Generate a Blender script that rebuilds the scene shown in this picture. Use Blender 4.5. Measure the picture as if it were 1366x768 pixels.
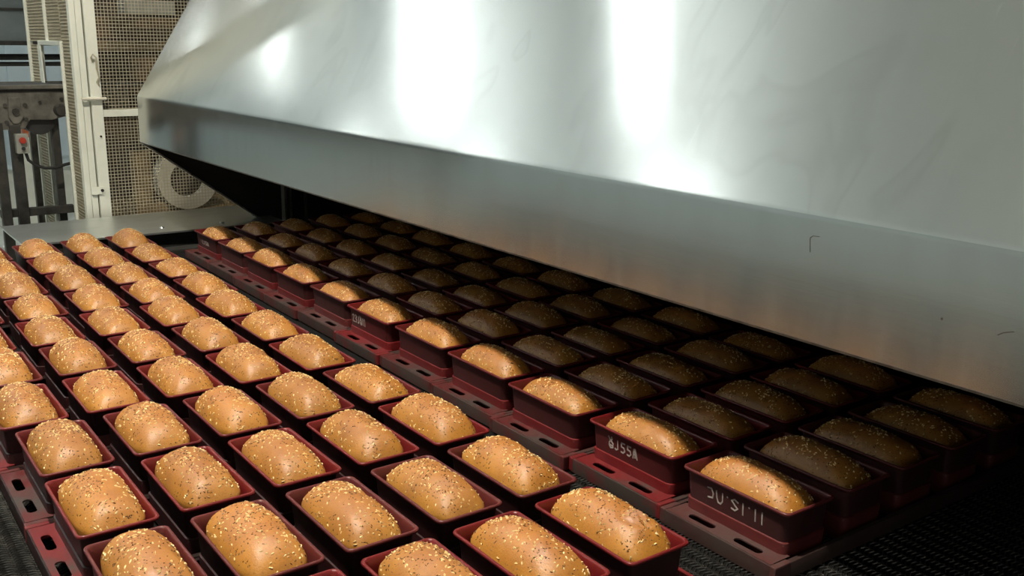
import bpy, bmesh, math, random
from mathutils import Vector, Matrix, noise

# ------------------------------------------------------------------ clear
for o in list(bpy.data.objects):
    bpy.data.objects.remove(o, do_unlink=True)
SC = bpy.context.scene
COL = SC.collection

# ------------------------------------------------------------------ camera
cam_d = bpy.data.cameras.new('camera')
cam_d.sensor_width = 36.0
cam_d.lens = 34.836
cam_d.clip_start = 0.01
cam_d.clip_end = 200
cam = bpy.data.objects.new('camera', cam_d)
cam.location = (-0.7938, -0.8344, 0.6506)
cam.rotation_mode = 'XYZ'
cam.rotation_euler = (1.324387, -0.0131, -0.625765)
COL.objects.link(cam)
SC.camera = cam

# ------------------------------------------------------------------ world, exposure
W = bpy.data.worlds.new('hall_air')
SC.world = W
W.use_nodes = True
bg = W.node_tree.nodes['Background']
bg.inputs[0].default_value = (1.0, 0.96, 0.90, 1)
bg.inputs[1].default_value = 0.32
LAMP_STRENGTH = 44.0             # batten lamps of the hall (built below)
BAY_STRENGTH = 1680.0            # the high bay lamp over the open batch (built below)
VS = SC.view_settings
VS.view_transform = 'Standard'
VS.look = 'None'
VS.gamma = 1.0
VS.use_curve_mapping = False
VS.exposure = 0.0

RND = random.Random(7)

# ------------------------------------------------------------------ materials
def new_mat(name):
    m = bpy.data.materials.new(name)
    m.use_nodes = True
    nt = m.node_tree
    b = nt.nodes['Principled BSDF']
    return m, nt, b

def N(nt, typ, **kw):
    n = nt.nodes.new(typ)
    for k, v in kw.items():
        setattr(n, k, v)
    return n

def ramp(nt, src, stops):
    r = N(nt, 'ShaderNodeValToRGB')
    els = r.color_ramp.elements
    while len(els) < len(stops):
        els.new(0.5)
    for e, (p, c) in zip(els, stops):
        e.position = p
        e.color = (c[0], c[1], c[2], 1) if len(c) == 3 else c
    nt.links.new(src, r.inputs[0])
    return r.outputs[0]

def grey(v):
    return (v, v, v)

def coords(nt, scale=(1, 1, 1), kind='Object'):
    tc = N(nt, 'ShaderNodeTexCoord')
    mp = N(nt, 'ShaderNodeMapping')
    mp.inputs['Scale'].default_value = scale
    nt.links.new(tc.outputs[kind], mp.inputs['Vector'])
    return mp.outputs[0]

def noise_tex(nt, vec, scale, detail=3.0, rough=0.5):
    n = N(nt, 'ShaderNodeTexNoise')
    n.inputs['Scale'].default_value = scale
    n.inputs['Detail'].default_value = detail
    n.inputs['Roughness'].default_value = rough
    nt.links.new(vec, n.inputs['Vector'])
    return n.outputs['Fac']

def bump(nt, b, h, strength, dist=0.002):
    bp = N(nt, 'ShaderNodeBump')
    bp.inputs['Strength'].default_value = strength
    bp.inputs['Distance'].default_value = dist
    nt.links.new(h, bp.inputs['Height'])
    nt.links.new(bp.outputs[0], b.inputs['Normal'])

def simple(name, c1, c2, rough=0.5, metal=0.0, scale=20.0, bmp=0.0, stretch=(1, 1, 1), spec=0.5, detail=4):
    m, nt, b = new_mat(name)
    v = coords(nt, stretch)
    f = noise_tex(nt, v, scale, detail, 0.6)
    nt.links.new(ramp(nt, f, [(0.3, c1), (0.7, c2)]), b.inputs['Base Color'])
    nt.links.new(ramp(nt, f, [(0.25, grey(max(0, rough - 0.08))), (0.75, grey(min(1, rough + 0.1)))]), b.inputs['Roughness'])
    b.inputs['Metallic'].default_value = metal
    b.inputs['Specular IOR Level'].default_value = spec
    if bmp:
        bump(nt, b, f, bmp)
    return m

def make_steel(name, base=0.80, rough=0.225, aniso=0.97, smudge=True, scratch=0.035):
    m, nt, b = new_mat(name)
    b.inputs['Metallic'].default_value = 1.0
    tg = N(nt, 'ShaderNodeTangent', direction_type='UV_MAP')
    nt.links.new(tg.outputs[0], b.inputs['Tangent'])
    b.inputs['Anisotropic'].default_value = aniso
    vo = coords(nt)
    blot = noise_tex(nt, vo, 2.2, 4, 0.55)
    c = ramp(nt, blot, [(0.25, (base * 0.93, base * 0.97, base * 0.955)), (0.75, (base * 1.02, base * 1.05, base * 1.03))])
    # rubbed smears: long soft streaks down the slope and worn scuffs
    vs = coords(nt, (3.0, 14.0, 3.0))
    sm = noise_tex(nt, vs, 1.6, 5, 0.6)
    scr = coords(nt, (9.0, 230.0, 9.0))
    sc = noise_tex(nt, scr, 1.0, 2, 0.5)
    brush = coords(nt, (260.0, 3.0, 260.0))
    br = noise_tex(nt, brush, 1.0, 3, 0.6)
    r1 = ramp(nt, sm, [(0.30, grey(rough - 0.02)), (0.55, grey(rough)), (0.75, grey(rough + 0.03))])
    mx = N(nt, 'ShaderNodeMix', data_type='RGBA', blend_type='ADD')
    pm = noise_tex(nt, vo, 3.1, 2, 0.5)
    ms = N(nt, 'ShaderNodeMix', data_type='RGBA', blend_type='MULTIPLY')
    ms.inputs[0].default_value = 1.0
    nt.links.new(ramp(nt, sc, [(0.60, grey(0)), (0.68, grey(1))]), ms.inputs[6])
    nt.links.new(ramp(nt, pm, [(0.50, grey(0)), (0.60, grey(1))]), ms.inputs[7])
    mx.inputs[0].default_value = scratch
    nt.links.new(r1, mx.inputs[6])
    nt.links.new(ms.outputs[2], mx.inputs[7])
    nt.links.new(mx.outputs[2], b.inputs['Roughness'])
    mc = N(nt, 'ShaderNodeMix', data_type='RGBA', blend_type='MULTIPLY')
    mc.inputs[0].default_value = 1.0 if smudge else 0.3
    nt.links.new(c, mc.inputs[6])
    nt.links.new(ramp(nt, sm, [(0.2, grey(0.96)), (0.5, grey(1.0))]), mc.inputs[7])
    # wiped smears: faint crescent outlines
    wn = N(nt, 'ShaderNodeTexNoise')
    wn.inputs['Scale'].default_value = 3.4
    wn.inputs['Detail'].default_value = 1.5
    wn.inputs['Distortion'].default_value = 1.3
    nt.links.new(coords(nt, (1.0, 1.7, 1.0)), wn.inputs['Vector'])
    me_ = N(nt, 'ShaderNodeMix', data_type='RGBA', blend_type='MULTIPLY')
    me_.inputs[0].default_value = 1.0 if smudge else 0.0
    nt.links.new(mc.outputs[2], me_.inputs[6])
    nt.links.new(ramp(nt, wn.outputs['Fac'], [(0.56, grey(1.0)), (0.61, grey(0.935)), (0.68, grey(0.985)), (0.75, grey(1.0))]), me_.inputs[7])
    nt.links.new(me_.outputs[2], b.inputs['Base Color'])
    bump(nt, b, br, 0.035, 0.0006)
    return m

M = {}
M['steel'] = make_steel('brushed_steel')
M['steel_lip'] = make_steel('dimmed_lip_steel', 0.54, 0.17, 0.9, False, 0.0)  # same sheet as the slope; its dimmer reflection is put into the base colour
M['deck'] = make_steel('deck_steel', 0.82, 0.40, 0.0)
M['soot'] = simple('sooty_lining', (0.010, 0.009, 0.008), (0.022, 0.018, 0.014), 0.7, 0.0, 9, 0.2)
M['soot_metal'] = simple('sooty_metal', (0.05, 0.045, 0.04), (0.16, 0.14, 0.12), 0.45, 0.8, 30, 0.2, (1, 1, 0.1))
M['black'] = simple('oven_interior', (0.004, 0.004, 0.004), (0.010, 0.009, 0.008), 0.85, 0.0, 6)

def tin_mat(name, c1, c2, wear, rough):
    m, nt, b = new_mat(name)
    v = coords(nt)
    f = noise_tex(nt, v, 26, 5, 0.6)
    f2 = noise_tex(nt, v, 160, 3, 0.6)
    base = ramp(nt, f, [(0.3, c1), (0.7, c2)])
    mx = N(nt, 'ShaderNodeMix', data_type='RGBA')
    nt.links.new(ramp(nt, f2, [(0.66, grey(0)), (0.8, grey(wear))]), mx.inputs[0])
    nt.links.new(base, mx.inputs[6])
    mx.inputs[7].default_value = (0.30, 0.22, 0.2, 1)
    nt.links.new(mx.outputs[2], b.inputs['Base Color'])
    nt.links.new(ramp(nt, f, [(0.3, grey(rough - 0.07)), (0.7, grey(rough + 0.1))]), b.inputs['Roughness'])
    b.inputs['Specular IOR Level'].default_value = 0.45
    bump(nt, b, f2, 0.08, 0.0006)
    return m

M['tin'] = [tin_mat('red_coating', (0.135, 0.010, 0.012), (0.185, 0.016, 0.016), 0.25, 0.34),
            tin_mat('maroon_coating', (0.105, 0.011, 0.013), (0.150, 0.016, 0.016), 0.3, 0.37),
            tin_mat('faded_maroon_coating', (0.095, 0.016, 0.017), (0.135, 0.024, 0.022), 0.4, 0.40)]
M['tin_out_dark'] = tin_mat('gap_shade_outside', (0.022, 0.005, 0.006), (0.038, 0.008, 0.008), 0.2, 0.46)  # near-black copy: shade of the gaps between tins put into the colour
M['tin_out'] = [tin_mat('dark_red_outside', (0.060, 0.010, 0.011), (0.095, 0.014, 0.014), 0.25, 0.42),
                tin_mat('dark_maroon_outside', (0.040, 0.010, 0.010), (0.066, 0.013, 0.013), 0.25, 0.44),
                tin_mat('dark_brown_outside', (0.042, 0.014, 0.014), (0.066, 0.018, 0.018), 0.3, 0.46)]  # outer walls darker than the coating inside

def worn_mat(name, c1, c2, metal_c, lo, hi):
    # worn coating: bare metal where the paint has been rubbed off the frame
    m, nt, b = new_mat(name)
    v = coords(nt)
    f = noise_tex(nt, v, 14, 5, 0.62)
    f2 = noise_tex(nt, v, 70, 4, 0.65)
    base = ramp(nt, f2, [(0.3, c1), (0.7, c2)])
    w = ramp(nt, f, [(lo, grey(0)), (hi, grey(1))])
    mx = N(nt, 'ShaderNodeMix', data_type='RGBA')
    nt.links.new(w, mx.inputs[0])
    nt.links.new(base, mx.inputs[6])
    mx.inputs[7].default_value = (*metal_c, 1)
    nt.links.new(mx.outputs[2], b.inputs['Base Color'])
    nt.links.new(ramp(nt, f2, [(0.3, grey(0.36)), (0.7, grey(0.55))]), b.inputs['Roughness'])
    bump(nt, b, f2, 0.12, 0.0008)
    return m

M['frame'] = [worn_mat('frame_red', (0.13, 0.011, 0.013), (0.18, 0.018, 0.018), (0.07, 0.045, 0.04), 0.50, 0.68),
              worn_mat('frame_maroon', (0.085, 0.013, 0.014), (0.13, 0.022, 0.02), (0.060, 0.045, 0.040), 0.42, 0.60),
              worn_mat('frame_brown', (0.080, 0.024, 0.022), (0.12, 0.036, 0.034), (0.085, 0.048, 0.044), 0.36, 0.55)]
M['band'] = [worn_mat('band_red', (0.085, 0.012, 0.013), (0.12, 0.018, 0.018), (0.045, 0.033, 0.029), 0.33, 0.50),
             worn_mat('band_maroon', (0.075, 0.014, 0.014), (0.11, 0.024, 0.02), (0.055, 0.036, 0.032), 0.34, 0.52),
             worn_mat('band_brown', (0.040, 0.018, 0.017), (0.058, 0.026, 0.023), (0.048, 0.032, 0.028), 0.38, 0.60)]
M['band_dark'] = worn_mat('band_gap_shade', (0.016, 0.006, 0.006), (0.028, 0.009, 0.009), (0.020, 0.014, 0.013), 0.4, 0.6)  # shade between the open straps painted into the band colour
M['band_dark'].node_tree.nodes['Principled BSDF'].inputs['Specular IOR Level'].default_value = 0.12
M['paint_mark'] = simple('white_marking_paint', (0.30, 0.25, 0.23), (0.50, 0.45, 0.41), 0.6, 0, 90)

def bread_mat():
    m, nt, b = new_mat('bread_crust')
    tc = N(nt, 'ShaderNodeTexCoord')
    oi = N(nt, 'ShaderNodeObjectInfo')
    v = coords(nt)
    addv = N(nt, 'ShaderNodeVectorMath', operation='ADD')
    nt.links.new(v, addv.inputs[0])
    sc = N(nt, 'ShaderNodeVectorMath', operation='SCALE')
    sc.inputs['Scale'].default_value = 5.0
    cmb = N(nt, 'ShaderNodeCombineXYZ')
    nt.links.new(oi.outputs['Random'], cmb.inputs[0])
    nt.links.new(oi.outputs['Random'], cmb.inputs[1])
    nt.links.new(cmb.outputs[0], sc.inputs[0])
    nt.links.new(sc.outputs[0], addv.inputs[1])
    big = noise_tex(nt, addv.outputs[0], 26, 3, 0.5)
    fine = noise_tex(nt, addv.outputs[0], 330, 4, 0.65)
    crust = ramp(nt, big, [(0.25, (0.55, 0.235, 0.022)), (0.5, (0.44, 0.165, 0.018)), (0.75, (0.29, 0.090, 0.014))])
    # paler sides where the loaf has split away from the tin, browner crown
    sep = N(nt, 'ShaderNodeSeparateXYZ')
    nt.links.new(tc.outputs['Object'], sep.inputs[0])
    zc = N(nt, 'ShaderNodeMapRange')
    zc.inputs['From Min'].default_value = 0.055
    zc.inputs['From Max'].default_value = 0.112
    nt.links.new(sep.outputs[2], zc.inputs['Value'])
    side = ramp(nt, zc.outputs[0], [(0.0, (0.62, 0.44, 0.22)), (0.18, (0.62, 0.34, 0.065)), (0.55, (0.54, 0.240, 0.026)), (1.0, (0.42, 0.155, 0.034))])
    mx = N(nt, 'ShaderNodeMix', data_type='RGBA')
    mx.inputs[0].default_value = 0.5
    nt.links.new(crust, mx.inputs[6])
    nt.links.new(side, mx.inputs[7])
    # a little difference in bake from loaf to loaf
    hsv = N(nt, 'ShaderNodeHueSaturation')
    mr = N(nt, 'ShaderNodeMapRange')
    mr.inputs['To Min'].default_value = 0.90
    mr.inputs['To Max'].default_value = 1.08
    nt.links.new(oi.outputs['Random'], mr.inputs['Value'])
    nt.links.new(mr.outputs[0], hsv.inputs['Value'])
    nt.links.new(mx.outputs[2], hsv.inputs['Color'])
    m2 = N(nt, 'ShaderNodeMix', data_type='RGBA', blend_type='MULTIPLY')
    m2.inputs[0].default_value = 0.55
    nt.links.new(hsv.outputs[0], m2.inputs[6])
    nt.links.new(ramp(nt, fine, [(0.32, (0.42, 0.34, 0.26)), (0.47, (1, 1, 1))]), m2.inputs[7])
    nt.links.new(m2.outputs[2], b.inputs['Base Color'])
    nt.links.new(ramp(nt, fine, [(0.3, grey(0.42)), (0.7, grey(0.56))]), b.inputs['Roughness'])
    b.inputs['Specular IOR Level'].default_value = 0.95
    bump(nt, b, fine, 0.40, 0.0014)
    return m

M['bread'] = bread_mat()
M['crumb'] = simple('torn_crust', (0.40, 0.17, 0.075), (0.52, 0.26, 0.14), 0.5, 0, 120, 0.3)
M['seed_pale'] = simple('pale_seed', (0.74, 0.50, 0.18), (0.92, 0.76, 0.42), 0.45, 0, 150)
M['seed_dark'] = simple('dark_seed', (0.05, 0.022, 0.007), (0.16, 0.075, 0.022), 0.45, 0, 150)
M['white'] = simple('cream_white_paint', (0.68, 0.71, 0.63), (0.77, 0.79, 0.71), 0.42, 0, 12, 0.03)
M['wire'] = simple('cream_wire', (0.40, 0.37, 0.27), (0.52, 0.48, 0.36), 0.5, 0, 30)
M['machine'] = simple('worn_grey_machine_steel', (0.085, 0.082, 0.072), (0.21, 0.20, 0.175), 0.42, 0.5, 22, 0.1)
M['machine_dark'] = simple('dark_machine_steel', (0.022, 0.022, 0.020), (0.055, 0.052, 0.046), 0.5, 0.3, 22, 0.1)
M['rubber'] = simple('black_rubber', (0.010, 0.010, 0.010), (0.022, 0.022, 0.022), 0.6, 0, 30)
M['box_grey'] = simple('grey_enclosure', (0.20, 0.21, 0.19), (0.28, 0.29, 0.26), 0.5, 0, 20)
M['red_button'] = simple('red_plastic', (0.32, 0.03, 0.02), (0.42, 0.05, 0.03), 0.35, 0, 20)
M['brown'] = simple('brown_stained_metal', (0.035, 0.022, 0.011), (0.14, 0.085, 0.036), 0.6, 0.1, 7, 0.1, (1, 1, 3))
M['tan'] = simple('tan_board', (0.15, 0.10, 0.05), (0.32, 0.23, 0.12), 0.65, 0, 6, 0.1, (1, 1, 3))
M['dark_brown'] = simple('dark_brown_board', (0.018, 0.013, 0.009), (0.06, 0.042, 0.026), 0.65, 0, 8, 0.1)
M['duct'] = simple('blue_grey_sheet', (0.13, 0.16, 0.17), (0.20, 0.235, 0.245), 0.45, 0.2, 3)
M['pale_blue'] = simple('pale_blue_panel', (0.64, 0.76, 0.82), (0.74, 0.84, 0.88), 0.4, 0, 2)
M['ring'] = simple('off_white_ring', (0.50, 0.48, 0.40), (0.66, 0.63, 0.54), 0.5, 0, 12)
M['floor'] = simple('pale_concrete', (0.44, 0.46, 0.43), (0.58, 0.60, 0.56), 0.45, 0, 1.5, 0.02)
M['wall'] = simple('hall_wall_paint', (0.62, 0.68, 0.68), (0.70, 0.75, 0.75), 0.7, 0, 1.2)
M['ceiling'] = simple('ceiling_panels', (0.66, 0.69, 0.68), (0.74, 0.76, 0.75), 0.7, 0, 1.0)
M['belt'] = simple('dark_belt_steel', (0.004, 0.004, 0.004), (0.011, 0.0105, 0.010), 0.8, 0.0, 60, 0.3, (1, 1, 1), 0.15)
M['belt_wire'] = simple('belt_wire_steel', (0.06, 0.058, 0.054), (0.24, 0.23, 0.21), 0.36, 0.9, 60)
M['bolt'] = simple('zinc_bolt', (0.55, 0.56, 0.55), (0.68, 0.69, 0.68), 0.3, 0.9, 40)
M['orange'] = simple('orange_plastic', (0.5, 0.12, 0.04), (0.6, 0.16, 0.05), 0.5, 0, 20)

def lamp_mat(name, strength, col):
    m, nt, b = new_mat(name)
    b.inputs['Base Color'].default_value = (0.9, 0.9, 0.9, 1)
    b.inputs['Emission Color'].default_value = (*col, 1)
    b.inputs['Emission Strength'].default_value = strength
    return m
M['lamp'] = lamp_mat('lamp_diffuser', LAMP_STRENGTH, (0.95, 1.0, 0.98))
M['ceiling_fill'] = lamp_mat('ceiling_fill_glow', LAMP_STRENGTH * 2.2, (0.95, 1.0, 0.98))  # glow added to brighten the ceiling that the hood mirrors
M['bay'] = lamp_mat('bay_lamp_lens', BAY_STRENGTH, (1.0, 0.92, 0.77))

# ------------------------------------------------------------------ mesh helpers
class MB:
    def __init__(self):
        self.v, self.f = [], []
    def add(self, verts, faces):
        k = len(self.v)
        self.v += [tuple(p) for p in verts]
        self.f += [tuple(i + k for i in q) for q in faces]
        return self
    def box(self, x0, x1, y0, y1, z0, z1):
        return self.add([(x0, y0, z0), (x1, y0, z0), (x1, y1, z0), (x0, y1, z0), (x0, y0, z1), (x1, y0, z1), (x1, y1, z1), (x0, y1, z1)],
                        [(0, 3, 2, 1), (4, 5, 6, 7), (0, 1, 5, 4), (1, 2, 6, 5), (2, 3, 7, 6), (3, 0, 4, 7)])
    def prism(self, poly, a, b, axis):
        # poly: 2-D outline, extruded from a to b along axis ('x': poly is (y,z), 'y': (x,z), 'z': (x,y))
        def P(q, t):
            return {'x': (t, q[0], q[1]), 'y': (q[0], t, q[1]), 'z': (q[0], q[1], t)}[axis]
        n = len(poly)
        vs = [P(q, a) for q in poly] + [P(q, b) for q in poly]
        fs = [tuple(range(n - 1, -1, -1)), tuple(range(n, 2 * n))] + [(i, (i + 1) % n, n + (i + 1) % n, n + i) for i in range(n)]
        return self.add(vs, fs)
    def cyl(self, p0, p1, r, seg=14, r1=None, cap=True):
        p0, p1 = Vector(p0), Vector(p1)
        r1 = r if r1 is None else r1
        d = (p1 - p0).normalized()
        a = d.orthogonal().normalized()
        b = d.cross(a)
        vs = []
        for p, rr in ((p0, r), (p1, r1)):
            for i in range(seg):
                t = 2 * math.pi * i / seg
                vs.append(p + a * (rr * math.cos(t)) + b * (rr * math.sin(t)))
        fs = [(i, (i + 1) % seg, seg + (i + 1) % seg, seg + i) for i in range(seg)]
        if cap:
            fs += [tuple(range(seg - 1, -1, -1)), tuple(range(seg, 2 * seg))]
        return self.add(vs, fs)
    def tube(self, pts, r, seg=8):
        pts = [Vector(p) for p in pts]
        vs, fs = [], []
        for i, p in enumerate(pts):
            d = (pts[min(i + 1, len(pts) - 1)] - pts[max(i - 1, 0)]).normalized()
            a = d.cross(Vector((0.13, 0.31, 0.94))).normalized()
            b = d.cross(a)
            for k in range(seg):
                t = 2 * math.pi * k / seg
                vs.append(p + a * (r * math.cos(t)) + b * (r * math.sin(t)))
        for i in range(len(pts) - 1):
            for k in range(seg):
                fs.append((i * seg + k, i * seg + (k + 1) % seg, (i + 1) * seg + (k + 1) % seg, (i + 1) * seg + k))
        fs += [tuple(range(seg - 1, -1, -1)), tuple(range((len(pts) - 1) * seg, len(pts) * seg))]
        return self.add(vs, fs)
    def loops(self, rings, close_start=True, close_end=True):
        n = len(rings[0])
        vs = [p for r in rings for p in r]
        fs = []
        for i in range(len(rings) - 1):
            for k in range(n):
                fs.append((i * n + k, i * n + (k + 1) % n, (i + 1) * n + (k + 1) % n, (i + 1) * n + k))
        if close_start:
            fs.append(tuple(range(n - 1, -1, -1)))
        if close_end:
            fs.append(tuple((len(rings) - 1) * n + k for k in range(n)))
        return self.add(vs, fs)
    def mesh(self, name, mat=None, smooth=None, fix=True, bevel=0.0, bseg=2):
        me = bpy.data.meshes.new(name)
        me.from_pydata(self.v, [], self.f)
        if fix or bevel:
            bm = bmesh.new()
            bm.from_mesh(me)
            if bevel:
                es = [e for e in bm.edges if len(e.link_faces) == 2 and e.calc_face_angle(0) > 0.6]
                bmesh.ops.bevel(bm, geom=es, offset=bevel, segments=bseg, profile=0.6, affect='EDGES', clamp_overlap=True)
            bmesh.ops.recalc_face_normals(bm, faces=bm.faces)
            bm.to_mesh(me)
            bm.free()
        if mat:
            me.materials.append(mat)
        if smooth is not None:
            me.polygons.foreach_set('use_smooth', [True] * len(me.polygons))
            me.set_sharp_from_angle(angle=math.radians(smooth))
        me.update()
        return me

def link(name, me, parent=None, loc=(0, 0, 0), rotz=0.0):
    o = bpy.data.objects.new(name, me)
    COL.objects.link(o)
    o.location = loc
    o.rotation_euler = (0, 0, rotz)
    if parent:
        o.parent = parent
    return o

def tag(o, label, cat, group=None):
    o['label'] = label
    o['category'] = cat
    if group:
        o['group'] = group
    return o

def thing(name, label, cat, loc=(0, 0, 0), group=None):
    return tag(link(name, None, None, loc), label, cat, group)

def struct(o):
    o['kind'] = 'structure'
    return o

def part(name, mb, mat, parent, smooth=None, bevel=0.0, bseg=2):
    # geometry is given in world coordinates; parents are unrotated Empties
    p = parent
    off = Vector((0, 0, 0))
    while p:
        off += Vector(p.location)
        p = p.parent
    mb.v = [tuple(Vector(q) - off) for q in mb.v]
    return link(name, mb.mesh(name, mat, smooth, True, bevel, bseg), parent)

# ------------------------------------------------------------------ the hall
FZ = -1.0                       # hall floor (0 is the level of the tin rims)
CZ = 4.6
struct(link('floor', MB().box(-8, 6, -8, 16.4, FZ - 0.1, FZ).mesh('floor', M['floor'])))
struct(link('ceiling', MB().box(-8, 6, -8, 16.4, CZ, CZ + 0.15).mesh('ceiling', M['ceiling'])))
struct(link('wall_back', MB().box(-8, 6, 16.2, 16.4, FZ, CZ).mesh('wall_back', M['wall'])))
struct(link('wall_left', MB().box(-8.2, -8, -8, 16.4, FZ, CZ).mesh('wall_left', M['wall'])))

# batten lamps in a row over the line; the steel hood mirrors them
LAMPS = [((-1.15, -1.65, -1.42, -1.42)[k], (4.35, 7.55, 11.05, 14.4)[k], 'row above the open batch', k) for k in range(4)] + [(-4.6, 6.0 + 3.35 * k, 'added row by left wall', k) for k in range(3)] + [(3.4, 7.7 + 3.35 * k, 'added row behind the oven', k) for k in range(3)]  # the two side rows are unseen, added to brighten the far hall
for x0, yc, row, k in LAMPS:
    ords = ['first', 'second', 'third', 'fourth'][k]
    hl = (0.17, 0.40, 0.20, 0.20)[k] if x0 > -2 and x0 < 0 else 0.43
    L = thing('batten_lamp', 'white ceiling batten lamp, %s towards the far wall in the %s' % (ords, row), 'lamp', (x0, yc, 3.96), 'batten lamps of the far hall')
    part('housing', MB().box(x0 - 0.09, x0 + 0.09, yc - hl - 0.03, yc + hl + 0.03, 4.035, 4.10), M['white'], L, None, 0.006)
    part('diffuser', MB().prism([(x0 - 0.075, 4.035), (x0 - 0.065, 3.985), (x0 - 0.03, 3.962), (x0 + 0.03, 3.962), (x0 + 0.065, 3.985), (x0 + 0.075, 4.035)], yc - hl, yc + hl, 'y'), M['lamp'], L)
    part('ceiling_fill', MB().box(x0 - 0.07, x0 + 0.07, yc - hl + 0.03, yc + hl - 0.03, 4.10, 4.106), M['ceiling_fill'], L)  # added glowing strip, lights the ceiling
    for s in (-hl, hl):
        part('suspension_rod', MB().cyl((x0, yc + s, 4.10), (x0, yc + s, CZ), 0.006, 8), M['bolt'], L)

# the lamp right over the open batch: its light stops at the lip of the hood
bx_, by_ = -1.12, 0.45
B = thing('high_bay_lamp', 'round bell shaped high bay lamp hanging over the open batch', 'lamp', (bx_, by_, 3.96))
part('lens', MB().cyl((bx_, by_, 3.965), (bx_, by_, 3.975), 0.12, 32), M['bay'], B)
bell = MB()
bell.loops([[(bx_ + r * math.cos(2 * math.pi * k / 32), by_ + r * math.sin(2 * math.pi * k / 32), z) for k in range(32)] for r, z in ((0.122, 3.978), (0.15, 3.945), (0.153, 3.947), (0.125, 4.06), (0.07, 4.13), (0.05, 4.25), (0.02, 4.27))], True, True)
part('bell', bell, M['white'], B, 40)
part('stem', MB().cyl((bx_, by_, 4.27), (bx_, by_, CZ), 0.008, 8), M['bolt'], B)

# ------------------------------------------------------------------ hood over the oven mouth
HY0, HY1 = -0.86, 2.9
def hz(y):
    return 0.009 * (HY1 - y) / 3.23
TAN = math.tan(math.radians(58.89))
hood = thing('oven_hood', 'large sloping brushed steel hood over the oven mouth', 'hood', (0.24, 0.6, 0.27))
def hood_sheet(off):
    # folded sheet: vertical lip then the long slope; off moves it inwards
    prof = [(0.238, 0.266), (0.2392, 0.35), (0.2404, 0.425), (0.2412, 0.4315), (0.2445, 0.4385)]
    L = 1.32
    for i in range(1, 15):
        t = L * i / 14
        prof.append((0.2445 + t * math.cos(math.radians(58.89)), 0.4385 + t * math.sin(math.radians(58.89))))
    ny = 70
    vs, fs, uvs = [], [], []
    acc = [0.0]
    for a, b in zip(prof, prof[1:]):
        acc.append(acc[-1] + math.hypot(b[0] - a[0], b[1] - a[1]))
    for j in range(ny + 1):
        y = HY0 + (HY1 - HY0) * j / ny
        for i, (x, z) in enumerate(prof):
            amp = 0.0 if i == 0 else (0.0004 if i < 5 else 0.0022 * min(1, (i - 4) / 3.0))
            d = amp * noise.noise(Vector((y * 1.5 + 3.1, acc[i] * 1.1, 0.7))) + off
            # the sheet sags a little towards its far end
            e = max(0.0, 1 - (HY1 - y) / 0.75)
            if i >= 5:
                d += 0.010 * e * e * min(1, (i - 4) / 5.0)
            vs.append((x + d * 0.856 * (1 if i > 3 else 1.15), y, z + hz(y) - d * 0.517 * (1 if i > 3 else 0)))
            uvs.append((acc[i], y))
    n = len(prof)
    for j in range(ny):
        for i in range(n - 1):
            fs.append((j * n + i, j * n + i + 1, (j + 1) * n + i + 1, (j + 1) * n + i))
    return vs, fs, uvs
def uv_mesh(name, vs, fs, uvs, mat, loc, smooth=25):
    me = bpy.data.meshes.new(name)
    me.from_pydata([tuple(Vector(v) - Vector(loc)) for v in vs], [], fs)
    uv = me.uv_layers.new(name='UVMap')
    for lp in me.loops:
        uv.data[lp.index].uv = uvs[lp.vertex_index]
    me.materials.append(mat)
    me.polygons.foreach_set('use_smooth', [True] * len(me.polygons))
    if smooth:
        me.set_sharp_from_angle(angle=math.radians(smooth))
    return me
vs, fs, uvs = hood_sheet(0.0)
fs = [tuple(reversed(f)) for f in fs]
sheet = uv_mesh('front_sheet', vs, fs, uvs, M['steel'], hood.location, 60)
sheet.materials.append(M['steel_lip'])
for p in sheet.polygons:
    if p.center.z + hood.location.z - hz(p.center.y + hood.location.y) < 0.4318:
        p.material_index = 1
link('front_sheet', sheet, hood)
vs, fs, uvs = hood_sheet(0.004)
link('inner_lining', uv_mesh('inner_lining', vs, fs, uvs, M['soot'], hood.location, 60), hood)
part('lip_return', MB().prism([(0.2375, 0.2655 + hz(HY0)), (0.262, 0.2665 + hz(HY0)), (0.262, 0.269 + hz(HY0)), (0.2375, 0.2685 + hz(HY0))], HY0, HY1, 'y'), M['soot_metal'], hood)
for v in hood.children[-1].data.vertices:       # follow the slight fall of the lip
    if v.co.y > 0:
        v.co.z -= hz(HY0)
ep = [(0.240, 0.268), (0.245, 0.430), (0.262, 0.444), (0.945, 1.56), (1.05, 1.56), (1.05, -0.046), (0.664, -0.046)]
part('end_plate', MB().prism(ep, 2.896, 2.900, 'y'), M['soot'], hood)
part('end_skin', MB().prism(ep, 2.9005, 2.903, 'y'), M['deck'], hood)
d = Vector((0.664 - 0.240, 0, -0.046 - 0.268)).normalized()
nrm = Vector((-d.z, 0, d.x))
fl = []
for (s, t) in ((0, 0), (0.527, 0), (0.527, 0.006), (0, 0.006)):
    fl.append((0.240 + d.x * s - nrm.x * (0.003 - t), 0.268 + d.z * s - nrm.z * (0.003 - t)))
part('edge_flange', MB().prism(fl, 2.885, 2.9045, 'y'), M['bolt'], hood)
ep2 = [(x, z + hz(HY0)) for x, z in ep[:5]] + [(1.05, -0.22), (0.80, -0.22)]
part('end_plate', MB().prism(ep2, HY0 - 0.003, HY0 + 0.001, 'y'), M['soot'], hood)

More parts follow.
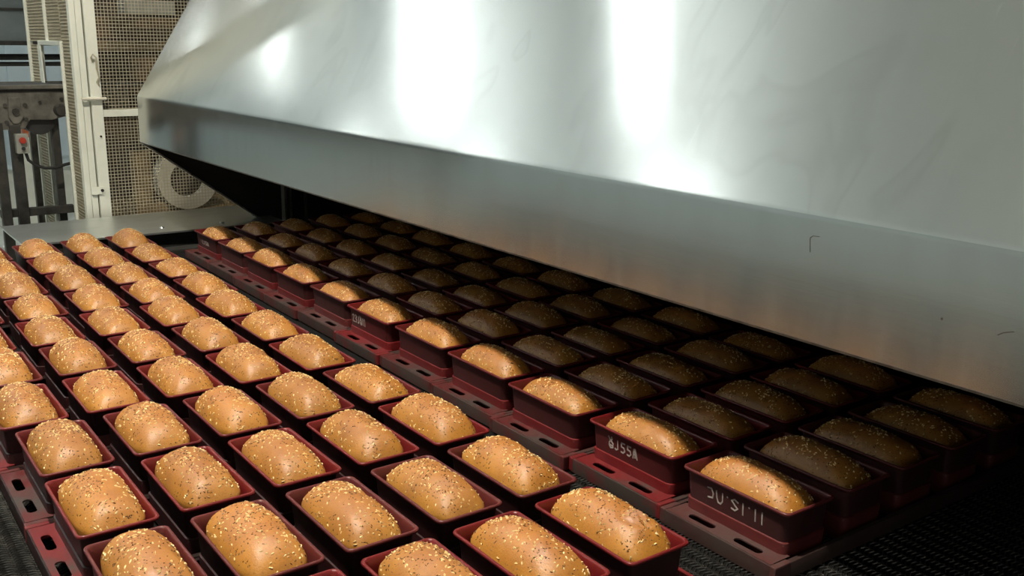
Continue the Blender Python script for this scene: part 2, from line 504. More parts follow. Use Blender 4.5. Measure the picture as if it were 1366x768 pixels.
def lip_mark(pts, w):
    mb = MB()
    for (ya, za), (yb, zb) in zip(pts, pts[1:]):
        a, b = (Vector((0.2374 + (z_ - 0.266) * 0.0145, y_, z_)) for y_, z_ in ((ya, za), (yb, zb)))
        d_ = (b - a).normalized()
        s_ = d_.cross(Vector((1, 0, 0))) * w / 2
        q = [a - s_, a + s_, b + s_, b - s_]
        mb.add(q + [p + Vector((0.0030, 0, 0)) for p in q], [(0, 1, 2, 3), (4, 7, 6, 5), (0, 4, 5, 1), (1, 5, 6, 2), (2, 6, 7, 3), (3, 7, 4, 0)])
    part('scratch_mark', mb, M['soot_metal'], hood)
lip_mark([(-0.058, 0.392), (-0.056, 0.410), (-0.060, 0.4135), (-0.070, 0.414)], 0.0007)
lip_mark([(-0.245, 0.350), (-0.2455, 0.3475)], 0.002)
lip_mark([(-0.311, 0.346), (-0.317, 0.3505), (-0.328, 0.354)], 0.0009)

# ------------------------------------------------------------------ oven behind the hood
oven = thing('tunnel_oven', 'dark tunnel oven body behind the steel hood', 'oven', (1.8, 0.6, FZ))
part('front_wall', MB().box(1.07, 1.14, HY0, 2.93, 0.10, 1.62), M['soot'], oven)
part('side_wall', MB().box(1.07, 2.6, 2.93, 3.0, FZ, 1.62), M['soot_metal'], oven)
part('side_wall', MB().box(1.07, 2.6, HY0 - 0.08, HY0, FZ, 1.62), M['soot_metal'], oven)
part('roof', MB().box(0.90, 2.6, HY0 - 0.08, 3.0, 1.62, 1.68), M['deck'], oven)
part('back_wall', MB().box(2.6, 2.66, HY0 - 0.08, 3.0, FZ, 1.68), M['soot_metal'], oven)
part('tunnel_roof', MB().box(1.14, 2.6, HY0, 2.93, 0.16, 0.2), M['black'], oven)
post = MB().prism([(0.744, 2.80), (0.752, 2.80), (0.752, 2.825), (0.766, 2.825), (0.766, 2.80), (0.774, 2.80), (0.774, 2.833), (0.744, 2.833)], -0.20, 0.80, 'z')
part('guide_post', post, M['machine'], oven)
part('side_skirt', MB().box(0.66, 1.07, 2.906, 2.93, -0.40, 0.02), M['soot'], oven)
part('guide_post', MB().box(0.838, 0.850, 2.80, 2.83, -0.2, 0.80), M['soot'], oven)

# ------------------------------------------------------------------ belt conveyor carrying the tins
BZ = -0.0955
belt = thing('belt_conveyor', 'wide dark wire mesh belt conveyor under the bread tins', 'conveyor', (0.3, 1.0, FZ))
part('belt', MB().box(-1.5, 2.45, -0.75, 2.63, BZ - 0.010, BZ - 0.004), M['belt'], belt)
def wires(x0, x1, y0, y1):
    mb = MB()
    cw, py = 0.0125, 0.0078
    nx, ny = int((x1 - x0) / cw), int((y1 - y0) / py)
    r = 0.0009
    for i in range(nx):
        xa = x0 + i * cw
        sl = 0.0042 if i % 2 else -0.0042
        for j in range(ny):
            yb = y0 + j * py
            pts = [(xa - 0.0022, yb - sl, BZ - 0.0032), (xa + cw * 0.5, yb, BZ - r), (xa + cw + 0.0022, yb + sl, BZ - 0.0032)]
            vs = []
            for (x, y, z) in pts:
                vs += [(x, y - r, z - r * 0.6), (x, y + r, z - r * 0.6), (x, y, z + r)]
            k = [(0, 1, 4, 3), (1, 2, 5, 4), (2, 0, 3, 5), (3, 4, 7, 6), (4, 5, 8, 7), (5, 3, 6, 8)]
            mb.add(vs, k)
    return mb
for rg in ((-1.05, -0.50, -0.40, 1.35), (0.10, 1.05, -0.55, 0.42)):
    mb = wires(*rg)
    mb.v = [(x - 0.3, y - 1.0, z - FZ) for x, y, z in mb.v]
    o = link('belt_wires', mb.mesh('belt_wires', M['belt_wire'], None, False), belt)
    o['kind'] = 'stuff'
part('side_channel', MB().box(-1.5, 2.45, 2.635, 2.70, -0.22, -0.088), M['machine_dark'], belt, None, 0.004)
part('side_channel', MB().box(-1.5, 2.45, -0.82, -0.755, -0.22, -0.088), M['machine_dark'], belt, None, 0.004)
for x in (-1.3, 0.2):
    for y in (-0.79, 2.667):
        part('leg', MB().box(x - 0.03, x + 0.03, y - 0.03, y + 0.03, FZ, -0.22), M['machine_dark'], belt, None, 0.003)
    part('cross_beam', MB().box(x - 0.03, x + 0.03, -0.755, 2.635, -0.22, -0.16), M['machine_dark'], belt)

# ------------------------------------------------------------------ deck plate at the far side
deck = thing('deck_plate', 'flat steel deck plate between the belt and the mesh fence', 'plate', (0.3, 3.0, FZ))
dp = [(-0.205, 2.80), (-0.19, 2.782), (0.664, 2.745), (0.72, 2.742), (0.72, 3.20), (-0.208, 3.185)]
mb = MB().prism(dp, -0.052, -0.046, 'z')
o = part('plate', mb, M['deck'], deck)
uv = o.data.uv_layers.new(name='UVMap')
for lp in o.data.loops:
    c = o.data.vertices[lp.vertex_index].co
    uv.data[lp.index].uv = (c.x, c.y)
part('skirt', MB().prism([(2.79, -0.052), (2.80, -0.052), (2.80, -0.25), (2.79, -0.25)], -0.19, 0.70, 'x'), M['machine_dark'], deck)
for x, y in ((-0.15, 2.86), (0.0, 2.86), (0.5, 2.83), (0.28, 2.85)):
    part('bolt', MB().cyl((x, y, -0.046), (x, y, -0.041), 0.010, 12, 0.007), M['bolt'], deck, 40)
for x in (-0.15, 0.66):
    part('leg', MB().box(x - 0.025, x + 0.025, 2.95, 3.0, FZ, -0.052), M['machine_dark'], deck)

# ------------------------------------------------------------------ wire mesh cage behind the deck
cage = thing('mesh_guard', 'cream painted wire mesh guard cage with a hinged door', 'fence', (0.13, 3.3, FZ))
FY = 3.25
TOP = 1.5
part('corner_post', MB().box(0.110, 0.131, FY - 0.012, FY + 0.025, FZ, TOP), M['white'], cage, None, 0.002)
part('corner_post', MB().box(0.1325, 0.156, FY - 0.008, FY + 0.025, FZ, TOP), M['white'], cage, None, 0.002)
door = part('door_stile', MB().box(0.162, 0.203, FY - 0.012, FY + 0.02, FZ + 0.05, TOP), M['white'], cage, None, 0.002)
part('door_rail', MB().box(0.203, 1.35, FY - 0.008, FY + 0.016, 0.335, 0.362), M['white'], cage, None, 0.002)
part('door_rail', MB().box(0.203, 1.35, FY - 0.008, FY + 0.016, FZ + 0.05, FZ + 0.10), M['white'], cage, None, 0.002)
part('door_rail', MB().box(0.203, 1.35, FY - 0.008, FY + 0.016, TOP - 0.04, TOP), M['white'], cage, None, 0.002)
part('door_stile', MB().box(1.35, 1.39, FY - 0.012, FY + 0.02, FZ, TOP), M['white'], cage, None, 0.002)
def wire_panel_x(x0, x1, z0, z1, y, p, r):
    mb = MB()
    n = int((x1 - x0) / p)
    for i in range(n + 1):
        x = x0 + p * i
        mb.add([(x - r, y - r, z0), (x + r, y - r, z0), (x, y + r, z0), (x - r, y - r, z1), (x + r, y - r, z1), (x, y + r, z1)], [(0, 1, 4, 3), (1, 2, 5, 4), (2, 0, 3, 5)])
    n = int((z1 - z0) / p)
    for i in range(n + 1):
        z = z0 + p * i
        mb.add([(x0, y - r * 2, z - r), (x0, y - r * 2, z + r), (x0, y, z), (x1, y - r * 2, z - r), (x1, y - r * 2, z + r), (x1, y, z)], [(0, 1, 4, 3), (1, 2, 5, 4), (2, 0, 3, 5)])
    return mb
def wire_panel_y(y0, y1, z0, z1, x, p, r):
    mb = wire_panel_x(y0, y1, z0, z1, 0, p, r)
    mb.v = [(x + b, a, c) for a, b, c in mb.v]
    return mb
o = part('wire_mesh', wire_panel_x(0.203, 1.35, -0.30, 1.15, FY + 0.006, 0.0128, 0.0012), M['wire'], cage); o['kind'] = 'stuff'
# side of the cage, running away from the deck, with an opening for the infeed conveyor
SX = 0.112
for (y0, y1, z0, z1) in ((3.274, 3.42, -0.95, 1.2), (3.435, 4.03, 0.615, 1.2), (3.83, 4.03, -0.95, 0.60)):
    o = part('wire_mesh', wire_panel_y(y0, y1, z0, z1, SX + 0.006, 0.0128, 0.0015), M['wire'], cage); o['kind'] = 'stuff'
for (y0, y1, z0, z1) in ((3.42, 3.435, -0.98, 0.60), (3.815, 3.83, -0.98, 0.60), (3.42, 3.83, 0.60, 0.618), (3.655, 3.672, 0.618, TOP), (4.03, 4.05, -0.98, TOP), (3.275, 4.03, FZ, FZ + 0.04), (3.275, 4.03, TOP - 0.03, TOP)):
    part('side_bar', MB().box(SX - 0.006, SX + 0.014, y0, y1, z0, z1), M['white'], cage, None, 0.002)
part('flap', MB().prism([(3.76, 0.60), (3.81, 0.60), (3.81, 0.445), (3.74, 0.445)], SX - 0.012, SX - 0.008, 'x'), M['white'], cage)
# latch, hook and hinge strap on the door
lt = part('latch', MB().box(0.146, 0.186, FY - 0.022, FY - 0.012, 0.398, 0.414), M['white'], cage, None, 0.003)
part('latch_bolt', MB().cyl((0.125, FY - 0.024, 0.406), (0.215, FY - 0.024, 0.406), 0.006, 10), M['ring'], cage, 40)
part('hook', MB().tube([(0.180, FY - 0.014, 0.545), (0.172, FY - 0.024, 0.56), (0.178, FY - 0.03, 0.572), (0.190, FY - 0.026, 0.56), (0.190, FY - 0.02, 0.52), (0.197, FY - 0.018, 0.485), (0.188, FY - 0.016, 0.468), (0.196, FY - 0.014, 0.455)], 0.0035), M['wire'], cage, 60)
st = part('hinge_strap', MB().box(0.132, 0.182, FY - 0.019, FY - 0.0125, 0.038, 0.068), M['white'], cage, None, 0.002)
part('bolt', MB().cyl((0.172, FY - 0.024, 0.053), (0.172, FY - 0.019, 0.053), 0.006, 10), M['machine_dark'], cage)
part('bolt', MB().cyl((0.186, FY - 0.016, 0.262), (0.186, FY - 0.012, 0.262), 0.004, 10), M['machine_dark'], cage)

# ------------------------------------------------------------------ machine seen through the mesh
mac = thing('proofer_machine', 'brown stained machine standing inside the mesh cage', 'machine', (0.8, 4.0, FZ))
part('bed', MB().box(0.30, 1.6, 3.50, 4.30, -0.22, -0.14), M['tan'], mac, None, 0.004)
part('stand', MB().box(0.36, 1.5, 3.60, 4.25, FZ, -0.22), M['dark_brown'], mac)
part('back_panel', MB().box(0.30, 1.6, 4.26, 4.30, -0.14, 1.4), M['dark_brown'], mac)
part('shade_cover', MB().box(0.28, 1.6, 3.45, 4.26, 1.4, 1.46), M['dark_brown'], mac)  # unseen cover added to keep light off the machine
part('shelf_board', MB().box(0.30, 1.6, 3.95, 4.26, 0.575, 0.615), M['tan'], mac, None, 0.003)
part('shelf_board', MB().box(0.30, 1.6, 4.00, 4.26, 0.375, 0.415), M['brown'], mac, None, 0.003)
part('cover_panel', MB().box(0.52, 0.80, 3.98, 4.0, 0.44, 0.56), M['brown'], mac, None, 0.003)
part('cover_panel', MB().box(0.33, 1.2, 4.02, 4.06, 0.63, 0.72), M['brown'], mac, None, 0.003)
part('cover_panel', MB().box(0.30, 0.60, 4.05, 4.10, 0.15, 0.32), M['brown'], mac, None, 0.003)
part('cover_panel', MB().box(0.62, 1.1, 3.95, 4.0, 0.20, 0.34), M['tan'], mac, None, 0.003)
part('duct_cover', MB().box(0.46, 0.68, 3.78, 3.90, 0.735, 0.79), M['box_grey'], mac, None, 0.004)
part('roller', MB().cyl((0.47, 3.75, -0.135), (0.47, 3.75, 0.14), 0.046, 24), M['tan'], mac, 40)
part('slab', MB().box(0.42, 0.56, 3.70, 3.85, -0.14, -0.10), M['tan'], mac)
def ring(cx, cy, cz, ro, ri, dep, tilt):
    mb = MB()
    seg = 40
    rings = []
    for (r, t) in ((ro, 0), (ro, dep), (ri, dep), (ri, 0)):
        rings.append([(cx + r * math.cos(2 * math.pi * k / seg), cy + t, cz + r * math.sin(2 * math.pi * k / seg)) for k in range(seg)])
    rings.append(rings[0])
    return mb.loops(rings, False, False)
part('flywheel', ring(0.675, 3.74, 0.0, 0.138, 0.082, 0.10, 0), M['ring'], mac, 40)
part('flywheel_hub', MB().cyl((0.675, 3.79, 0.0), (0.675, 3.84, 0.0), 0.082, 30), M['dark_brown'], mac, 40)

# ------------------------------------------------------------------ infeed conveyor entering the cage
inf = thing('infeed_conveyor', 'worn grey conveyor frame on legs entering the mesh cage', 'conveyor', (-0.1, 3.6, FZ))
part('belt', MB().box(-1.6, 0.45, 3.48, 3.79, 0.438, 0.446), M['rubber'], inf)
part('top_rail', MB().box(-1.6, 0.13, 3.437, 3.462, 0.436, 0.452), M['machine'], inf, None, 0.003)
part('top_rail', MB().box(-1.6, 0.13, 3.462, 3.478, 0.425, 0.438), M['machine_dark'], inf)
part('side_plate', MB().prism([(-1.6, 0.425), (0.125, 0.425), (0.125, 0.330), (0.06, 0.315), (-0.02, 0.318), (-0.045, 0.282), (-0.13, 0.282), (-0.155, 0.31), (-1.6, 0.31)], 3.452, 3.460, 'y'), M['machine'], inf, None, 0.002)
part('side_plate', MB().box(-1.6, 0.45, 3.79, 3.80, 0.31, 0.45), M['machine'], inf)
for (x, z, r) in ((-0.105, 0.375, 0.008), (-0.035, 0.375, 0.008), (-0.105, 0.31, 0.008), (-0.035, 0.32, 0.008), (0.02, 0.385, 0.006), (0.10, 0.395, 0.007)):
    part('bolt', MB().cyl((x, 3.452, z), (x, 3.446, z), r, 10), M['machine_dark'], inf)
part('bearing', MB().cyl((0.092, 3.452, 0.352), (0.092, 3.425, 0.352), 0.026, 18, 0.02), M['machine_dark'], inf, 40)
part('bearing', MB().prism([(-0.092, 0.405), (-0.052, 0.405), (-0.045, 0.33), (-0.062, 0.305), (-0.082, 0.305), (-0.098, 0.33)], 3.44, 3.452, 'y'), M['machine'], inf, None, 0.003)
part('bearing_cap', MB().cyl((-0.072, 3.44, 0.352), (-0.072, 3.432, 0.352), 0.013, 14), M['machine_dark'], inf, 40)
part('drum', MB().cyl((0.015, 3.47, 0.315), (0.015, 3.78, 0.315), 0.058, 26), M['rubber'], inf, 40)
part('leg', MB().box(-0.158, -0.122, 3.44, 3.475, FZ, 0.31), M['machine_dark'], inf, None, 0.002)
part('leg', MB().box(-0.100, -0.060, 3.44, 3.475, FZ, 0.30), M['machine_dark'], inf, None, 0.002)
part('leg', MB().box(0.060, 0.090, 3.49, 3.52, FZ, 0.33), M['machine_dark'], inf, None, 0.002)
part('leg', MB().box(0.030, 0.056, 3.77, 3.80, FZ, 0.33), M['machine'], inf, None, 0.002)
part('foot_bar', MB().box(-0.16, 0.11, 3.455, 3.485, -0.062, -0.030), M['machine_dark'], inf, None, 0.002)
bx = part('switch_box', MB().box(-0.088, -0.042, 3.405, 3.44, 0.192, 0.268), M['box_grey'], inf, None, 0.004)
def sub(name, mb, mat, parent, smooth=None, bevel=0.0):
    return part(name, mb, mat, parent, smooth, bevel)
sub('stop_button', MB().cyl((-0.064, 3.405, 0.243), (-0.064, 3.392, 0.243), 0.013, 16, 0.011), M['red_button'], bx, 40)
sub('start_button', MB().cyl((-0.064, 3.405, 0.212), (-0.064, 3.398, 0.212), 0.007, 12), M['rubber'], bx, 40)
part('cable', MB().tube([(-0.055, 3.42, 0.195), (-0.048, 3.42, 0.165), (-0.025, 3.42, 0.143), (0.01, 3.42, 0.130), (0.05, 3.425, 0.128), (0.085, 3.43, 0.138), (0.112, 3.45, 0.140)], 0.006), M['rubber'], inf, 60)

# ------------------------------------------------------------------ far hall things
du = thing('overhead_duct', 'large blue grey overhead duct across the far hall', 'duct', (-0.5, 7.2, 0.55))
part('body', MB().box(-4.0, 1.25, 7.0, 7.7, 0.575, 1.35), M['duct'], du, None, 0.01)
part('seam', MB().box(-4.0, 1.25, 6.985, 7.0, 0.795, 0.812), M['machine_dark'], du)
part('seam', MB().box(-4.0, 1.25, 6.985, 7.0, 0.560, 0.590), M['machine_dark'], du)
for x in (-3.6, 1.05):
    part('hanger', MB().box(x - 0.02, x + 0.02, 7.3, 7.34, 1.35, CZ), M['machine'], du)
pr_ = thing('pipe_rack', 'dark horizontal pipe rail on posts in the far hall', 'pipe', (-0.4, 7.3, FZ))
for z, r in ((0.475, 0.022), (0.425, 0.016)):
    part('pipe', MB().cyl((-4.0, 7.25, z), (1.25, 7.25, z), r, 12), M['machine_dark'], pr_, 40)
for x in (-3.8, 1.2):
    part('post', MB().box(x - 0.025, x + 0.025, 7.27, 7.32, FZ, 0.5), M['machine_dark'], pr_)
cb = thing('panel_cabinet', 'pale blue panelled cabinet standing in the far hall', 'cabinet', (0.0, 9.2, FZ))
part('body', MB().box(-3.0, 1.40, 9.0, 9.5, FZ + 0.45, 0.95), M['pale_blue'], cb, None, 0.01)
part('plinth', MB().box(-2.9, 1.35, 9.1, 9.4, FZ, FZ + 0.45), M['white'], cb)
for i, x in enumerate((-2.2, -1.4, -0.6, 0.2, 0.83)):
    part('door', MB().box(x, x + 0.55, 8.985, 9.0, FZ + 0.55, 0.88), M['pale_blue'], cb, None, 0.006)
tag(part('plastic_crate', MB().box(0.655, 0.70, 7.5, 7.6, -0.13, -0.055), M['orange'], None, None, 0.01), 'small orange plastic crate on a stand in the far hall', 'crate')
tag(part('crate_stand', MB().box(0.62, 0.84, 7.48, 7.72, FZ, -0.13), M['white'], None, None, 0.01), 'white block stand under the orange crate', 'stand')

# ------------------------------------------------------------------ baking tins
TW, TL, PX, PY = 0.1114, 0.2107, 0.14, 0.2336
SB = BZ                         # straps rest on the belt
def rrect(cx, cy, hx, hy, r, z, n=4):
    pts = []
    for (sx, sy, a0) in ((1, 1, 0), (-1, 1, 90), (-1, -1, 180), (1, -1, 270)):
        for k in range(n + 1):
            a = math.radians(a0 + 90 * k / n)
            pts.append((cx + sx * (hx - r) + r * math.cos(a), cy + sy * (hy - r) + r * math.sin(a), z))
    return pts
def tin_mesh():
    mb = MB()
    prof = [(0.0100, -0.0930, .012), (0.0078, -0.0915, .012), (0.0064, -0.0535, .012), (0.0066, -0.0520, .012), (0.0088, -0.0510, .012),
            (0.0062, -0.0085, .011), (0.0030, -0.0062, .011), (0.0006, -0.0048, .011), (0.0, -0.0026, .011), (0.0007, -0.0006, .011), (0.0024, 0.0002, .010),
            (0.0042, -0.0006, .009), (0.0055, -0.0035, .009), (0.0075, -0.012, .009), (0.0140, -0.0840, .009)]
    rings = [rrect(TW / 2, TL / 2, TW / 2 - i, TL / 2 - i, r, z - SB) for i, z, r in prof]
    mb.loops(rings, True, True)
    me = mb.mesh('tin', M['tin'][1], 50)
    me.materials.append(M['tin_out'][1])
    me.materials.append(M['tin'][1])
    for p in me.polygons:
        c = p.center
        out = (c.x - TW / 2) * p.normal.x + (c.y - TL / 2) * p.normal.y
        if c.z + SB < -0.007 and c.z + SB > -0.0512 and out > 0.0:      # darker outer wall between rim and collar
            p.material_index = 1
        elif c.z + SB < -0.04 and out > 0.0:                            # collar round the foot
            p.material_index = 2
    return me
TIN = tin_mesh()
FX0, FX1, FY0_, FY1_ = -0.030, 4 * PX + TW + 0.030, -0.0095, 0.2215
ZT = -0.070 - SB                # top of the strap frame above the belt
def band_mesh():
    mb = MB()
    cx, cy, hx, hy = (FX0 + FX1) / 2, (FY0_ + FY1_) / 2, (FX1 - FX0) / 2, (FY1_ - FY0_) / 2
    prof = [(0, 0.0004), (0, ZT - 0.002), (0.0006, ZT - 0.0006), (0.002, ZT), (0.0085, ZT), (0.0085, ZT - 0.002), (0.0022, ZT - 0.003), (0.0022, 0.0004), (0, 0.0004)]
    mb.loops([rrect(cx, cy, hx - i, hy - i, 0.006, z, 3) for i, z in prof], False, False)
    return mb.mesh('frame_band', M['band'][1], 40)
BAND = band_mesh()
def slot_plate():
    # end plate with two long slots, drawn as a 2-D curve so that the slots are real holes
    cu = bpy.data.curves.new('end_plate', 'CURVE')
    cu.dimensions = '2D'
    cu.fill_mode = 'BOTH'
    cu.extrude = 0.0011
    def poly(pts):
        s = cu.splines.new('POLY')
        s.points.add(len(pts) - 1)
        for p, q in zip(s.points, pts):
            p.co = (q[0], q[1], 0, 1)
        s.use_cyclic_u = True
    poly([(FX0 + 0.003, FY0_ + 0.012), (0.016, FY0_ + 0.012), (0.016, FY1_ - 0.012), (FX0 + 0.003, FY1_ - 0.012)])
    for yc in (0.058, 0.150):
        h, r, xc = 0.026, 0.0072, -0.0105
        pts = []
        for k in range(9):
            a = math.pi * k / 8
            pts.append((xc + r * math.cos(a), yc + h - r + r * math.sin(a)))
        for k in range(9):
            a = math.pi + math.pi * k / 8
            pts.append((xc + r * math.cos(a), yc - h + r + r * math.sin(a)))
        poly(pts)
    ob = bpy.data.objects.new('tmp', cu)
    COL.objects.link(ob)
    dg = bpy.context.evaluated_depsgraph_get()
    me = bpy.data.meshes.new_from_object(ob.evaluated_get(dg))
    bpy.data.objects.remove(ob)
    me.name = 'end_plate'
    me.materials.clear()
    me.materials.append(M['frame'][1])
    for v in me.vertices:
        v.co.z += ZT - 0.0006
    me.update()
    return me
PLATE = slot_plate()
PLATE2 = PLATE.copy()
for v in PLATE2.vertices:
    v.co.x = (FX0 + FX1) - v.co.x
PLATE2.flip_normals()
def clip_mesh(sx, sy):
    mb = MB()
    X = FX0 if sx < 0 else FX1
    Y = FY0_ if sy < 0 else FY1_
    x0, x1 = sorted((X - sx * -0.0006, X - sx * 0.034))
    y0, y1 = sorted((Y - sy * -0.0006, Y - sy * 0.0105))
    mb.box(x0, x1, y0, y1, 0.001, ZT + 0.0012)
    return mb.mesh('corner_clip', M['frame'][1], None, True, 0.0025, 2)
CLIPS = [clip_mesh(sx, sy) for sx in (-1, 1) for sy in (-1, 1)]

def ord_(n):
    return ['first', 'second', 'third', 'fourth', 'fifth', 'sixth', 'seventh', 'eighth', 'ninth', 'tenth', 'eleventh'][n]

def set_mat(o, m):
    o.material_slots[0].link = 'OBJECT'
    o.material_slots[0].material = m

def make_strap(x, y, tone, label, group, gap_shade=False):  # last flag picks the darkened copies that stand in for gap shade
    t = thing('tin_strap', label, 'baking tin', (x, y, SB), group)
    tins = []
    for k in range(5):
        o = link('tin', TIN, t, (k * PX, 0, 0))
        set_mat(o, M['tin'][tone])
        o.material_slots[1].link = 'OBJECT'
        o.material_slots[1].material = M['tin_out_dark'] if gap_shade else M['tin_out'][tone]
        o.material_slots[2].link = 'OBJECT'
        o.material_slots[2].material = M['tin_out_dark'] if gap_shade else M['tin'][tone]
        tins.append(o)
    set_mat(link('frame_band', BAND, t), M['band_dark'] if gap_shade else M['band'][tone])
    for p in (PLATE, PLATE2):
        set_mat(link('end_plate', p, t), M['frame'][tone])
    for c in CLIPS:
        set_mat(link('corner_clip', c, t), M['frame'][tone])
    return t, tins

# ------------------------------------------------------------------ loaves
LW, LL = 0.0430, 0.0900
SH = 0.071                       # shoulder height of the loaf above the tin bottom
LB = 0.0003
def dome(x, y, H, A, L, sd, blister):
    u, v = abs(x / A), abs(y / L)
    r = (u ** 4 + v ** 4) ** 0.25
    if r >= 1:
        h = 0.0
    else:
        h = H * max(0, 1 - u ** 2.0) ** 0.56 * max(0, 1 - v ** 2.7) ** 0.52 * (1 - r ** 9) ** 0.4
    n = 0.0042 * noise.noise(Vector((x * 17 + sd * 7.3, y * 17, sd))) + 0.0016 * noise.noise(Vector((x * 55, y * 55, sd * 3.7)))
    h += n * min(1, (1 - min(r, 1)) * 6)
    if blister:
        d = math.hypot((x - 0.006) / 0.017, (y + 0.046) / 0.020) + 0.25 * noise.noise(Vector((x * 90, y * 90, 4.0)))
        h += 0.0016 * math.exp(-(d * 1.1) ** 4) + 0.0022 * math.exp(-d ** 2) * noise.noise(Vector((x * 150, y * 150, 2.0))) - 0.0018 * math.exp(-((d - 1.1) * 6) ** 2) * (y > -0.08)
        d = math.hypot((x - 0.020) / 0.012, (y + 0.064) / 0.016) + 0.25 * noise.noise(Vector((x * 80, y * 80, 9.0)))
        h += 0.0022 * math.exp(-(d * 1.1) ** 4) - 0.0022 * math.exp(-((d - 1.1) * 6) ** 2) * (y > -0.08)
    return SH + h

def loaf_meshes(idx, H, A, L, blister=False):
    rnd = random.Random(100 + idx)
    nr, ns = (34, 72) if blister else (20, 56)
    vs = [(0, 0, dome(0, 0, H, A, L, idx, blister))]
    fs = []
    rr = [math.sin(math.pi / 2 * (k / nr)) ** 0.9 for k in range(1, nr + 1)]
    for r in rr:
        for k in range(ns):
            a = 2 * math.pi * k / ns
            c, s = math.cos(a), math.sin(a)
            q = (abs(c) ** 4 + abs(s) ** 4) ** -0.25
            x, y = A * r * q * c, L * r * q * s
            vs.append((x, y, dome(x * 0.99999, y * 0.99999, H, A, L, idx, blister)))
    for (g, z) in ((0.990, SH - 0.010), (0.950, SH - 0.022), (0.875, 0.012), (0.855, 0.0), (0.5, 0.0)):
        for k in range(ns):
            a = 2 * math.pi * k / ns
            c, s = math.cos(a), math.sin(a)
            q = (abs(c) ** 4 + abs(s) ** 4) ** -0.25
            w = g + 0.02 * noise.noise(Vector((c * 3 + idx, s * 3, z * 30))) * (z > 0.02)
            vs.append((A * w * q * c, (L * w) * q * s, z))
    tot = nr + 5
    for k in range(ns):
        fs.append((0, 1 + k, 1 + (k + 1) % ns))
    for j in range(tot - 1):
        for k in range(ns):
            a, b = 1 + j * ns + k, 1 + j * ns + (k + 1) % ns
            fs.append((a, a + ns, b + ns, b))
    fs.append(tuple(1 + (tot - 1) * ns + k for k in range(ns)))
    mb = MB()
    mb.v, mb.f = vs, fs
    me = mb.mesh('bread_loaf', M['bread'], 180)
    if blister:
        me.materials.append(M['crumb'])
        for p in me.polygons:
            c = p.center
            if c.z > SH and (math.hypot((c.x - 0.006) / 0.013, (c.y + 0.044) / 0.013) + 0.5 * noise.noise(Vector((c.x * 90, c.y * 90, 4.0))) < 0.85):
                p.material_index = 1
    # seeds pressed into the crust
    def seeds(name, n, l0, l1, w0, w1, th, mat, power):
        sb = MB()
        cnt = 0
        while cnt < n:
            x, y = rnd.uniform(-A, A), rnd.uniform(-L, L)
            r = ((x / A) ** 4 + (y / L) ** 4) ** 0.25
            if r > 0.985:
                continue
            if noise.noise(Vector((x * 30, y * 30, idx * 2.1 + power))) < rnd.uniform(-0.5, 0.15):
                continue
            cnt += 1
            e = 0.0008
            z = dome(x, y, H, A, L, idx, blister)
            nx = (dome(x - e, y, H, A, L, idx, blister) - dome(x + e, y, H, A, L, idx, blister)) / (2 * e)
            ny = (dome(x, y - e, H, A, L, idx, blister) - dome(x, y + e, H, A, L, idx, blister)) / (2 * e)
            n_ = Vector((max(-3, min(3, nx)), max(-3, min(3, ny)), 1)).normalized()
            n_ = (n_ + Vector((rnd.uniform(-.25, .25), rnd.uniform(-.25, .25), 0))).normalized()
            t = n_.orthogonal().normalized()
            t = Matrix.Rotation(rnd.uniform(0, 6.283), 3, n_) @ t
            b = n_.cross(t)
            l, w = rnd.uniform(l0, l1) / 2, rnd.uniform(w0, w1) / 2
            c = Vector((x, y, z))
            tt = th * rnd.uniform(0.6, 1.3)
            base = -0.0002
            P = [c + t * l + n_ * base, c + t * l * 0.25 + b * w + n_ * base, c - t * l * 0.6 + b * w * 0.75 + n_ * base,
                 c - t * l + n_ * base, c - t * l * 0.6 - b * w * 0.75 + n_ * base, c + t * l * 0.25 - b * w + n_ * base,
                 c + t * l * 0.3 + n_ * tt, c - t * l * 0.45 + n_ * tt]
            sb.add(P, [(0, 1, 6), (1, 2, 7, 6), (2, 3, 7), (3, 4, 7), (4, 5, 6, 7), (5, 0, 6)])
        return sb.mesh(name, mat, None, False)
    pale = seeds('pale_seeds', 165, 0.0028, 0.0074, 0.0014, 0.0036, 0.0013, M['seed_pale'], 0)
    dark = seeds('dark_seeds', 280, 0.0020, 0.0050, 0.0010, 0.0022, 0.0008, M['seed_dark'], 5)
    return me, pale, dark

VAR = []
for i, (H, A, L) in enumerate(((0.0420, 0.0460, 0.0945), (0.0445, 0.0452, 0.0935), (0.0400, 0.0464, 0.0955), (0.0430, 0.0456, 0.0940), (0.0460, 0.0460, 0.0950), (0.0410, 0.0450, 0.0930), (0.0435, 0.0463, 0.0945))):
    VAR.append(loaf_meshes(i, H, A, L))
BLISTER = loaf_meshes(20, 0.046, 0.0462, 0.0955, True)

def make_loaf(x, y, var, flip, label, group, jx=0, jy=0, rz=0.0, sc=1.0):
    me, pale, dark = var
    o = link('bread_loaf', me, None, (x + TW / 2 + jx, y + TL / 2 + jy, -0.084 + LB), rz + (math.pi if flip else 0))
    o.scale = (0.975, 0.985, sc) if sc < 0.97 else (1, 1, sc)
    tag(o, label, 'bread', group)
    s = link('pale_seeds', pale, o); s['kind'] = 'stuff'
    s = link('dark_seeds', dark, o); s['kind'] = 'stuff'
    return o

